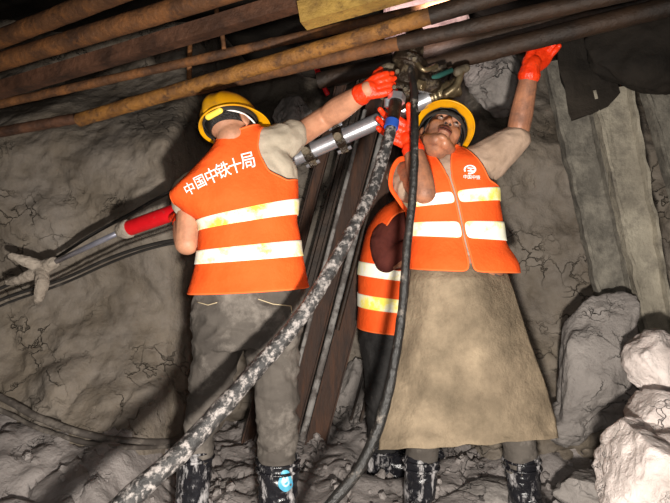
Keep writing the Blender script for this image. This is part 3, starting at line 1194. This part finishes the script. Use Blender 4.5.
# hoses
P, R = smooth_path([W(394, 114, 2.015), W(390, 132, 1.99), W(384.5, 153, 1.965), W(371, 192, 1.92), W(345, 243, 1.84), W(304, 312, 1.76), W(244, 383, 1.70), W(184, 449, 1.62), W(118, 509, 1.52), W(70, 560, 1.42), W(40, 640, 1.36)],
                   [.017, .021, .022, .022, .0225, .024, .027, .030, .030, .030, .030], 12)
hs = tag(MB().tube(P, R, 20, jitter=.004).build('air_hose', 'hose'), 'thick mud-streaked air hose slanting down across the left worker', 'hose')
MB().tube([W(392.4, 121, 2.006), W(391, 128, 1.996)], [.0255, .0255], 18).build('hose_collar', 'blue', hs, sharp=.6)
P, R = smooth_path([W(410, 66, 2.08), W(414, 92, 2.0), W(415, 140, 1.94), W(413, 190, 1.92), W(407, 250, 1.90), W(402, 310, 1.88), W(394, 365, 1.86), W(381, 420, 1.86), W(358, 470, 1.84), W(330, 505, 1.8), W(290, 560, 1.72)],
                   [.0125, .0135, .014, .0145, .015, .0155, .017, .018, .019, .019, .019], 12)
tag(MB().tube(P, R, 16, jitter=.003).build('water_hose', 'hose2'), 'thin black water hose hanging down past the apron', 'hose')

# ------------------------------------------------------------------ red air leg with claw foot
al = thing('jack_drill', 'red jack leg cylinder with steel rod and mud-caked claw foot', 'drill', W(40, 300, 2.6))
r0, r1 = W(124, 230, 2.36), W(206, 201, 2.19)
MB().tube([r0.lerp(r1, i / 8) for i in range(9)], .033, 24).build('cylinder', 'red', al, sharp=.6)
cx = (r0 - r1).normalized()
MB().tube([r0 + cx * .03, r0 + cx * .02, r0 - cx * .005, r0 - cx * .03, r0 - cx * .035], [.02, .033, .039, .039, .034], 20, jitter=.004).build('end_cap', 'claw', al)
q0, q1 = r0, W(53, 263, 2.58)
MB().tube([q0, q1], [.012, .012], 16).build('rod', 'rod', al)
hub = W(42, 268, 2.6)
mb = MB()
mb.limb([q1, hub], [.028, .032])
mb.limb([hub, W(28, 262, 2.57), W(11, 256, 2.56)], [.03, .026, .014])
mb.limb([hub, W(26, 277, 2.6), W(9, 282, 2.62)], [.03, .024, .016])
mb.limb([hub, W(42, 284, 2.55), W(38, 300, 2.54)], [.032, .03, .018])
me = remesh(mb, .005, 1)
wrinkle(me, .004, 40, seed=2)
link('claw_foot', me, 'claw', al)

# cables along the left wall
tag(MB().tube(smooth_path([W(-40, 322, 2.6), W(0, 300, 2.64), W(60, 280, 2.62), W(110, 258, 2.52), W(150, 245, 2.44), W(185, 240, 2.38), W(230, 246, 2.45), W(290, 262, 2.7)], .0075)[0], .0075, 10).build('cable', 'cable'),
    'black cable sagging under the red air leg, upper of the two', 'cable', 'cables under the air leg')
tag(MB().tube(smooth_path([W(-40, 330, 2.6), W(0, 306, 2.64), W(62, 284, 2.62), W(112, 262, 2.53), W(152, 248, 2.45), W(186, 243, 2.41), W(230, 250, 2.5), W(290, 270, 2.72)], .006)[0], .006, 10).build('cable', 'cable'),
    'black cable sagging under the red air leg, lower of the two', 'cable', 'cables under the air leg')
tag(MB().tube(smooth_path([W(-40, 306, 2.62), W(30, 274, 2.64), W(90, 236, 2.6), W(130, 214, 2.56), W(158, 198, 2.52), W(182, 187, 2.48), W(230, 175, 2.5)], .008)[0], .008, 10).build('cable', 'cable'),
    'dark cable on the rock along the upper side of the red air leg', 'cable')
# (the low muddy cables follow the ground and are laid after the rock)

# ------------------------------------------------------------------ overhead pipes
def pipe(name, p0, p1, r, m, label, cat='pipe', group='rusty pipes overhead', bend=None, hollow=True):
    p0, p1 = Vector(p0), Vector(p1)
    n = 40
    pts = []
    for i in range(n + 1):
        p = p0.lerp(p1, i / n)
        if bend:
            p.z -= bend * 4 * (i / n) * (1 - i / n)
        pts.append(p)
    mb = MB()
    mb.tube(pts, r, 20, jitter=.0025)
    if hollow:  # open ends
        d = (p1 - p0).normalized()
        mb.f = [f for f in mb.f if len(f) == 4]
        mb.tube([pts[0], pts[0] + d * .15], r * .8, 20)
        mb.f = [f for f in mb.f if len(f) == 4]
    o = mb.build(name, m, sharp=.7)
    return tag(o, label, cat, group)


def ext(px0, py0, Y0, px1, py1, Y1, t0=0.0, t1=1.0):
    a, b = W(px0, py0, Y0), W(px1, py1, Y1)
    return a.lerp(b, t0), a.lerp(b, t1)


pipe('steel_pipe', *ext(0, 39, 2.3, 100, 0, 2.05, -.5, 2.2), .037, 'rust', 'rusty pipe nearest the top left corner, topmost of the overhead pipes')
pipe('steel_pipe', *ext(0, 62, 2.35, 200, 1, 2.0, -.3, 1.6), .037, 'rust', 'stout brown rusty pipe, second from the top left corner')
# angle bar
p0, p1 = ext(0, 90, 2.4, 295, 2, 1.95, -.25, 1.4)
d = (p1 - p0).normalized()
sd = V(0, 1, 0)
sd = (sd - d * sd.dot(d)).normalized()
up = sd.cross(d)
up = -up if up.z < 0 else up
mb = MB().prism(p0, p1, [(-.03, -.028), (.03, -.028), (.03, .028), (.025, .028), (.025, -.020), (-.022, -.020), (-.022, .028), (-.03, .028)], sd, up)
tag(mb.build('channel_bar', 'rust_d', smooth=False), 'flat-sided brown channel bar with bright upper edge among the round overhead pipes', 'steel bar')
pipe('steel_pipe', *ext(0, 104, 2.52, 335, 29, 2.2, -.2, 1.45), .0195, 'rust', 'thin rusty pipe just under the flat-sided channel bar')
pipe('steel_pipe', *ext(0, 132, 2.5, 90, 116, 2.45, -.6, 1.02), .0235, 'rust_d', 'dark pipe at far left ending inside the orange pipe')
pipe('steel_pipe', *ext(79, 120, 2.40, 335, 44, 2.05, 0, 1.31), .029, 'rust_y', 'orange-yellow rusty pipe with open cut end above the left helmet')
pipe('steel_pipe', *ext(186, 91, 2.40, 387, 46, 2.05, -.12, 1.12), .0255, 'rust', 'rusty pipe lowest over the raised glove of the left worker')
pipe('steel_pipe', *ext(79, 120, 2.40, 335, 44, 2.05, 1.30, 2.1), .031, 'rust_f', 'dark upper run of the orange-yellow pipe, shade put into its colour', group='overhead pipes coloured dark for shade')  # same pipe going on, its shaded stretch put into a darker colour
pipe('steel_pipe', *ext(186, 91, 2.40, 387, 46, 2.05, 1.05, 2.3), .0275, 'rust_f', 'dark upper run of the pipe above the raised glove, shade put into its colour', group='overhead pipes coloured dark for shade')  # likewise the shaded stretch of the pipe below, coloured dark
pipe('steel_pipe', *ext(330, 78, 2.5, 590, 14, 2.2, -.05, 1.5), .036, 'rust_f', 'pipe coloured dark for shade above the drill and the helmet of the aproned man', group='overhead pipes coloured dark for shade')  # dark colour stands in for the shade at upper right
pipe('steel_pipe', *ext(430, 66, 2.3, 670, 6, 2.0, -.1, 1.3), .036, 'rust_f', 'pipe coloured dark for shade, running into the dark top right corner', group='overhead pipes coloured dark for shade')  # shade put into the colour here as well
# timber stub
p0, p1 = W(302, 16, 1.80), W(400, -12, 1.72)
d = (p1 - p0).normalized()
sd = V(0, 1, 0)
sd = (sd - d * sd.dot(d)).normalized()
up = sd.cross(d)
up = -up if up.z < 0 else up
p1 = p0 + d * .6
mb = MB().prism(p0, p1, [(-.035, -.033), (.035, -.035), (.035, .033), (-.035, .035)], sd, up)
tag(mb.build('timber_stub', 'timber', smooth=False), 'square yellow timber stub with cut end at the top centre', 'timber')
# dangling rods between the pipes
tag(MB().tube(smooth_path([W(216, -30, 2.2), W(217, 20, 2.2), W(222, 34, 2.2), W(224, 49, 2.19)], .009)[0], .009, 10, jitter=.002).build('hanging_rod', 'rust'), 'short rusty rod dangling between the overhead pipes', 'rod')
tag(MB().tube([W(190, 40, 2.4), W(189, 79, 2.4)], .011, 10, jitter=.002).build('tie_rod', 'rust'), 'small rusty tie rod hanging left of the yellow helmet under the thin pipe', 'rod')
tag(MB().tube(smooth_path([W(316, 66, 2.6), W(321, 80, 2.58), W(328, 95, 2.58)], .012)[0], .012, 10, jitter=.003).build('red_cord', 'red'), 'short red cord against the rock above the bare forearm', 'cord')

# ------------------------------------------------------------------ leaning rusty piles in the gap
def leaner(name, pxb, pyb, pxt, pyt, Yb, Yt, w, m, label, prof='h', group='rusty piles leaning in the gap'):
    p0, p1 = W(pxb, pyb, Yb), W(pxt, pyt, Yt)
    d = (p1 - p0).normalized()
    sd = V(1, 0, 0)
    sd = (sd - d * sd.dot(d)).normalized()
    fw = sd.cross(d)
    fw = -fw if fw.y > 0 else fw
    if prof == 'h':
        pr = [(-w, -.04), (-w, .04), (-w + .008, .04), (-w + .008, .004), (w - .008, .004), (w - .008, .04), (w, .04), (w, -.04), (w - .008, -.04), (w - .008, -.004), (-w + .008, -.004), (-w + .008, -.04)]
    elif prof == 'u':
        pr = [(-w, .03), (-w * .6, .03), (-w * .45, -.02), (w * .45, -.02), (w * .6, .03), (w, .03), (w, .022), (w * .68, .022), (w * .5, -.03), (-w * .5, -.03), (-w * .68, .022), (-w, .022)]
    else:
        pr = [(math.cos(2 * PI * k / 14) * w, math.sin(2 * PI * k / 14) * w) for k in range(14)]
    mb = MB().prism(p0, p1, pr, sd, fw)
    o = mb.build(name, m, smooth=(prof == 'o'), sharp=.6 if prof == 'o' else None)
    return tag(o, label, 'steel pile', group)


sl = .262
def LP(x480, ytop=60, ybot=500):
    return x480 - (ybot - 480) * sl, ybot, x480 + (480 - ytop) * sl, ytop

leaner('steel_pile', *LP(306), 2.98, 3.10, .055, 'rust_p', 'broad rusty pile leaning right of the mud-coated strip', 'h')
leaner('mud_strip', *LP(291.5, 100), 2.99, 3.10, .018, 'mudsteel', 'narrow pale mud-coated bar between the rusty piles', 'o')
leaner('steel_pile', *LP(277), 3.02, 3.12, .05, 'rust_p', 'broad rusty pile leaning left of the mud-coated strip', 'h')
leaner('steel_pile', *LP(238), 2.98, 3.10, .03, 'rust_p', 'narrow rusty pile seen between the legs of the left worker', 'h')
leaner('steel_pile', *LP(258, 60, 450), 3.04, 3.14, .03, 'rust_f', 'dark narrow pile just left of the broad rusty piles', 'u')
leaner('steel_rod', *LP(325, 60, 330), 3.10, 3.14, .016, 'mudsteel', 'thin grey rod leaning right of the broad rusty piles', 'o')
leaner('steel_pile', *LP(340, 60, 420), 3.12, 3.16, .035, 'rust_f', 'dark pile leaning closest to the stooping worker', 'u')
leaner('steel_rod', *LP(298, 80, 330), 2.93, 2.99, .012, 'rust_f', 'thin dark rod in front of the broad rusty piles', 'o')
leaner('steel_rod', *LP(312, 80, 300), 3.06, 3.08, .014, 'rust_p', 'thin rusty rod behind the air hose beside the maroon sleeve', 'o')
leaner('steel_rod', *LP(268, 110, 400), 2.98, 3.06, .011, 'mudsteel', 'thin grey rod beside the sleeve of the left worker', 'o')

# ------------------------------------------------------------------ crusted channel posts at right
def post(pl0, pl1, pr0, pr1, Y0, Y1, m, label, lip=.05):
    """channel post from its left and right edges in the picture (top, bottom)"""
    t = (W(*pl0, Y0) + W(*pr0, Y0)) / 2
    b = (W(*pl1, Y1) + W(*pr1, Y1)) / 2
    d = (b - t).normalized()
    b = b + d * .12
    w0 = (W(*pr0, Y0) - W(*pl0, Y0)).length / 2
    w1 = (W(*pr1, Y1) - W(*pl1, Y1)).length / 2
    sd = V(1, 0, 0)
    sd = (sd - d * sd.dot(d)).normalized()
    fw = sd.cross(d)
    fw = -fw if fw.y > 0 else fw
    n = 60
    rings = []
    for i in range(n + 1):
        c = t.lerp(b, i / n)
        w = w0 + (w1 - w0) * i / n
        pr = [(-w, 0), (-w, lip), (-w + .014, lip), (-w + .018, .015), (-w * .3, .012), (w * .3, .012), (w - .018, .015), (w - .014, lip), (w, lip), (w, 0)]
        ring = []
        for s, u in pr:
            q = c + sd * s + fw * u
            q += V(noise.noise(q * 14), noise.noise(q * 14 + V(5, 5, 5)), 0) * .008
            ring.append(q)
        rings.append(ring)
    o = MB().grid(rings).build('channel_post', m, smooth=False)
    return tag(o, label, 'post', 'crusted channel posts')


post((541, 60), (600, 318), (578, 60), (634, 318), 2.72, 2.74, 'concrete', 'dark grey crusted steel post beside the raised arm, left of the posts')
post((588, 90), (642, 338), (628, 90), (672, 338), 2.62, 2.62, 'concrete2', 'paler cement-crusted steel post, middle of the posts at right')
post((634, 70), (706, 330), (664, 70), (742, 330), 2.60, 2.60, 'concrete', 'dark crusted post cut by the right edge of the photo')
# slab of hardened cement hung over the posts
sv = MB()
poly = [(556, 36), (598, 30), (616, 62), (620, 92), (608, 108), (590, 114), (572, 120), (566, 98), (558, 66)]
f0 = [W(x, y, 2.57) for x, y in poly]
f1 = [W(x, y, 2.66) for x, y in poly]
sv.grid([f0, f1])
me = sv.mesh(False)
bm = bmesh.new()
bm.from_mesh(me)
bmesh.ops.triangulate(bm, faces=bm.faces)
bmesh.ops.subdivide_edges(bm, edges=bm.edges, cuts=5, use_grid_fill=True)
for v in bm.verts:
    v.co += noise.noise_vector(v.co * 14) * .012
bm.to_mesh(me)
bm.free()
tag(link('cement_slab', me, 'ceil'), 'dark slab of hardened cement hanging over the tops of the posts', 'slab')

# ------------------------------------------------------------------ rock: back wall, floor, ceiling, sides
def sst(a, b, x):
    t = max(0.0, min(1.0, (x - a) / (b - a)))
    return t * t * (3 - 2 * t)


def fract(q, amp):
    return amp * (noise.noise(q) + .5 * noise.noise(q * 2.1) + .25 * noise.noise(q * 4.3) + .12 * noise.noise(q * 8.7))


def plates(q):
    d, _ = noise.voronoi(q)
    return min(.5, d[1] - d[0])


def wall_y(x, z):
    base = 2.80
    gap = sst(-.85, -.6, x) * (1 - sst(.55, .8, x))
    base += .55 * gap
    base += .22 * sst(.55, .9, x)
    base += .75 * sst(1.55, 2.3, z) * (1 - .5 * sst(.3, .8, x))
    foot = (1 - sst(0.0, .75, z))
    base -= (.38 * (1 - sst(-.95, -.65, x)) + .18 * sst(.6, .9, x)) * foot
    q = V(x, z, 0)
    y = base + fract(q * 1.7 + V(3, 1, 0), .10)
    rg = noise.ridged_multi_fractal(V(x * 2.6 + z * .8, z * 3.4 - x * .5, 5), 1.0, 2.1, 6, 1.0, 2.0)
    y -= (.012 + .03 * (1 - sst(.5, 1.1, z)) + .012 * sst(.4, .9, x)) * rg
    y += .014 * noise.turbulence(V(x * 9, z * 11, 2), 4, True)
    lo = 1 - sst(.3, .75, z)
    s = .3 + .7 * (1 - sst(.35, .95, z)) + .2 * sst(.4, .9, x)
    wq = q * 4.2 + V(noise.noise(q * 3), noise.noise(q * 3 + V(9, 0, 0)), 0) * .8
    pv = plates(wq)
    y -= s * .05 * min(pv, .28) + lo * .12 * min(pv, .25)
    y += lo * .04 * (1 - sst(0, .05, pv)) * (noise.noise(q * 2.2 + V(0, 7, 0)) > 0.05)
    r = noise.noise(q * 6 + V(2, 2, 2))
    y -= s * .03 * max(0, .3 - abs(r))
    return y + .008 * noise.noise(q * 30)


nx, nz_ = 380, 240
vs, fs = [], []
for j in range(nz_ + 1):
    z = -.12 + 2.95 * j / nz_
    for i in range(nx + 1):
        x = -2.7 + 5.4 * i / nx
        vs.append((x, wall_y(x, z), z))
for j in range(nz_):
    for i in range(nx):
        a = j * (nx + 1) + i
        fs.append((a, a + 1, a + nx + 2, a + nx + 1))
o = link('wall_back', mesh_from(vs, fs), 'rock')
o['kind'] = 'structure'


def floor_z(x, y):
    q = V(x, y, 0)
    z = -.02 + fract(q * 2.2 + V(1, 8, 0), .05)
    wq = q * 5.2 + V(noise.noise(q * 4), noise.noise(q * 4 + V(9, 0, 0)), 0) * .7
    pv = plates(wq)
    z += .05 * min(pv, .3) + .02 * noise.noise(q * 9)
    z += .10 * sst(2.3, 3.1, y)
    z += .30 * sst(1.75, 2.6, y) * (1 - sst(-.95, -.68, x))
    z += .03 * noise.ridged_multi_fractal(V(x * 3.2, y * 4.2, 4), 1.0, 2.1, 5, 1.0, 2.0)
    pl2 = plates(V(x * 3.0, y * 4.6, 1) + noise.noise_vector(q * 3) * .5)
    z -= .05 * (1 - sst(0, .07, pl2))
    # keep level where the men stand
    for fx, fy in ((-.55, 2.12), (-.22, 2.12), (.34, 2.28), (.78, 2.28), (.24, 2.74), (.36, 2.86)):
        k = math.exp(-((x - fx) ** 2 + (y - fy - .02) ** 2) / .03)
        z = z * (1 - k) + .0 * k
    return z


nx, ny = 280, 230
vs, fs = [], []
for j in range(ny + 1):
    y = -.8 + 4.5 * j / ny
    for i in range(nx + 1):
        x = -2.7 + 5.4 * i / nx
        vs.append((x, y, floor_z(x, y)))
for j in range(ny):
    for i in range(nx):
        a = j * (nx + 1) + i
        fs.append((a, a + 1, a + nx + 2, a + nx + 1))
o = link('floor', mesh_from(vs, fs), 'floor')
o['kind'] = 'structure'


def rough_plane(name, f, n0, n1, m):
    vs, fs = [], []
    for j in range(n1 + 1):
        for i in range(n0 + 1):
            vs.append(f(i / n0, j / n1))
    for j in range(n1):
        for i in range(n0):
            a = j * (n0 + 1) + i
            fs.append((a, a + 1, a + n0 + 2, a + n0 + 1))
    o = link(name, mesh_from(vs, fs), m)
    o['kind'] = 'structure'
    return o


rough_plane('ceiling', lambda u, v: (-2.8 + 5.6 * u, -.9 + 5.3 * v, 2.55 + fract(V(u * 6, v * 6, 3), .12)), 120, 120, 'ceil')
rough_plane('wall_left', lambda u, v: (-2.45 + fract(V(u * 6, v * 4, 13), .12), -.9 + 5.2 * u, -.2 + 3.0 * v), 120, 80, 'rock')
rough_plane('wall_right', lambda u, v: (2.2 + fract(V(u * 6, v * 4, 23), .12), -.9 + 5.2 * u, -.2 + 3.0 * v), 120, 80, 'rock')


# ------------------------------------------------------------------ boulders
def boulder(c, r, m, label, seed, rot=0.0, group=None, name='boulder', cut=7):
    rnd = random.Random(seed)
    bm = bmesh.new()
    bmesh.ops.create_icosphere(bm, subdivisions=5, radius=1.0)
    planes = []
    for _ in range(cut):
        n = V(rnd.uniform(-1, 1), rnd.uniform(-1, 1), rnd.uniform(-1, 1)).normalized()
        planes.append((n, rnd.uniform(.55, .85)))
    off = V(seed * 1.3, seed * 2.7, seed * .7)
    R = Matrix.Rotation(rot, 3, 'Y')
    c = Vector(c)
    for v in bm.verts:
        p = v.co.copy()
        for n, dd in planes:
            e = p.dot(n) - dd
            if e > 0:
                p -= n * e * .9
        p += p.normalized() * (.10 * noise.noise(p * 1.6 + off) + .05 * noise.noise(p * 4 + off) + .025 * noise.noise(p * 10 + off))
        p += p.normalized() * .07 * (noise.ridged_multi_fractal(p * 1.7 + off, 1.0, 2.1, 5, 1.0, 2.0) - 1.0)
        v.co = c + R @ V(p.x * r[0], p.y * r[1], p.z * r[2])
    me = bpy.data.meshes.new(name)
    bm.to_mesh(me)
    bm.free()
    me.polygons.foreach_set('use_smooth', [True] * len(me.polygons))
    return tag(link(name, me, m), label, 'rock', group)


boulder(W(600, 362, 2.55), (.20, .15, .34), 'boulder', 'tall grey block of rock leaning at the foot of the posts', 3, .35)
boulder(W(664, 362, 2.2), (.15, .14, .13), 'pale', 'rounded pale boulder at the right edge, highest of the pale rocks', 5)
boulder(W(657, 410, 2.05), (.13, .14, .08), 'pale', 'flat pale rock under the rounded boulder at the right edge', 6, -.3)
boulder(W(652, 468, 1.85), (.20, .18, .17), 'pale', 'big bright rock in the bottom right corner', 9, -.4)
boulder(W(590, 492, 2.3), (.17, .16, .09), 'boulder', 'flat grey rock on the ground right of the apron', 11, .1)
boulder(W(562, 420, 2.62), (.13, .12, .12), 'boulder', 'squat grey rock between the apron and the tall block', 12, -.2)
boulder(W(486, 496, 2.5), (.16, .12, .07), 'boulder', 'low cracked rock between the boots of the aproned man', 14)
boulder(W(350, 497, 2.55), (.16, .12, .06), 'boulder', 'low rock at the foot of the rusty piles', 15)
boulder(W(352, 392, 3.2), (.12, .10, .22), 'boulder', 'upright grey rock between the rusty piles and the stooping worker', 17, .25)
boulder(W(492, 82, 2.95), (.16, .12, .19), 'boulder', 'rounded rock jutting from the wall left of the raised arm', 18, -.15)
boulder(W(424, 20, 2.62), (.20, .10, .22), 'pink', 'brightly lit pinkish rock seen between the overhead pipes', 21)
boulder(W(560, 6, 2.95), (.60, .16, .24), 'ceil', 'long dark rock mass added for shade behind the dark overhead pipes', 31, .12)  # added dark mass, stands where the space falls into shade
boulder(W(648, 42, 2.42), (.26, .14, .22), 'ceil', 'dark rock mass added for shade in the top right corner', 33, .3)  # added to darken the corner
boulder(W(330, 62, 2.98), (.26, .12, .12), 'ceil', 'dark rock mass added for shade behind the overhead pipes above the bare forearm', 35, -.1)  # added to keep the space behind the pipes dark
boulder(W(296, 118, 2.85), (.12, .1, .11), 'boulder', 'dim grey rock on the wall behind the grey sleeve', 23)
boulder(W(232, 493, 2.6), (.13, .12, .07), 'boulder', 'low rock on the ground between the boots of the left worker', 25)

# low muddy cables half buried at left
for dy, r, lb in ((0, .016, 'upper'), (13, .011, 'lower')):
    pts = []
    for px, py in ((-60, 372), (0, 397), (40, 418), (85, 434), (125, 441), (165, 442), (205, 438)):
        py2 = py + dy * (1 - px / 240)
        # walk out to the rock face
        Y = 1.8
        while Y < 3.2:
            p = W(px, py2, Y)
            if p.y > wall_y(p.x, p.z) - .012 or p.z < floor_z(p.x, p.y) + .012:
                break
            Y += .005
        pts.append(W(px, py2, Y))
    tag(MB().tube(smooth_path(pts, r, 8)[0], r, 10, jitter=.003).build('cable', 'cablem'), 'mud-covered cable half buried at lower left, %s of the pair' % lb, 'cable', 'muddy cables at lower left')

# loose rubble scattered along the foot of the wall: uncountable
rb = MB()
rnd = random.Random(4)
for k in range(300):
    x = rnd.uniform(-1.7, 1.7)
    y = rnd.uniform(1.9, 3.0)
    if y > wall_y(x, .1) - .02:
        continue
    s = rnd.uniform(.006, .026)
    z = floor_z(x, y)
    st = len(rb.v)
    rot = Matrix.Rotation(rnd.uniform(0, 6), 3, V(rnd.uniform(-1, 1), rnd.uniform(-1, 1), .3).normalized())
    rb.ell((x, y, z + s * .3), (s * rnd.uniform(.8, 1.5), s, s * rnd.uniform(.5, .9)), rot, seg=5, rings=3)
o = rb.build('rubble', 'floor', smooth=False)
o['kind'] = 'stuff'
tag(o, 'loose broken rubble scattered over the muddy ground', 'rubble')

# ------------------------------------------------------------------ light
def lamp(name, kind, loc, energy, color, size=.05, target=None, spot=None):
    l = bpy.data.lights.new(name, kind)
    l.energy = energy
    l.color = color
    if kind in ('POINT', 'SPOT'):
        l.shadow_soft_size = size
    else:
        l.size = size
    if spot:
        l.spot_size = math.radians(spot[0])
        l.spot_blend = spot[1]
    o = bpy.data.objects.new(name, l)
    o.location = loc
    if target is not None:
        o.rotation_euler = (Vector(target) - Vector(loc)).to_track_quat('-Z', 'Y').to_euler()
    COL.objects.link(o)
    return o


lamp('work_lamp', 'SPOT', (.10, .12, .66), 325, (1, .94, .86), .05, (.06, 2.3, .60), (110, .75))
lamp('camera_fill', 'POINT', (.03, .0, 1.14), 38, (1, .96, .92), .03)  # weak fill added at the camera to soften the shadows
lamp('added_rock_spot', 'SPOT', W(432, 40, 1.95) + V(.05, 0, .18), 45, (1, .85, .82), .03, W(420, 22, 2.75), (60, .6))  # unseen spot added to brighten the pinkish rock
w = bpy.data.worlds.new('world')
SC.world = w
w.use_nodes = True
bg = w.node_tree.nodes['Background']
bg.inputs[0].default_value = (.9, .8, .7, 1)
bg.inputs[1].default_value = .05
SC.view_settings.view_transform = 'Standard'
SC.view_settings.look = 'None'
SC.view_settings.exposure = 0
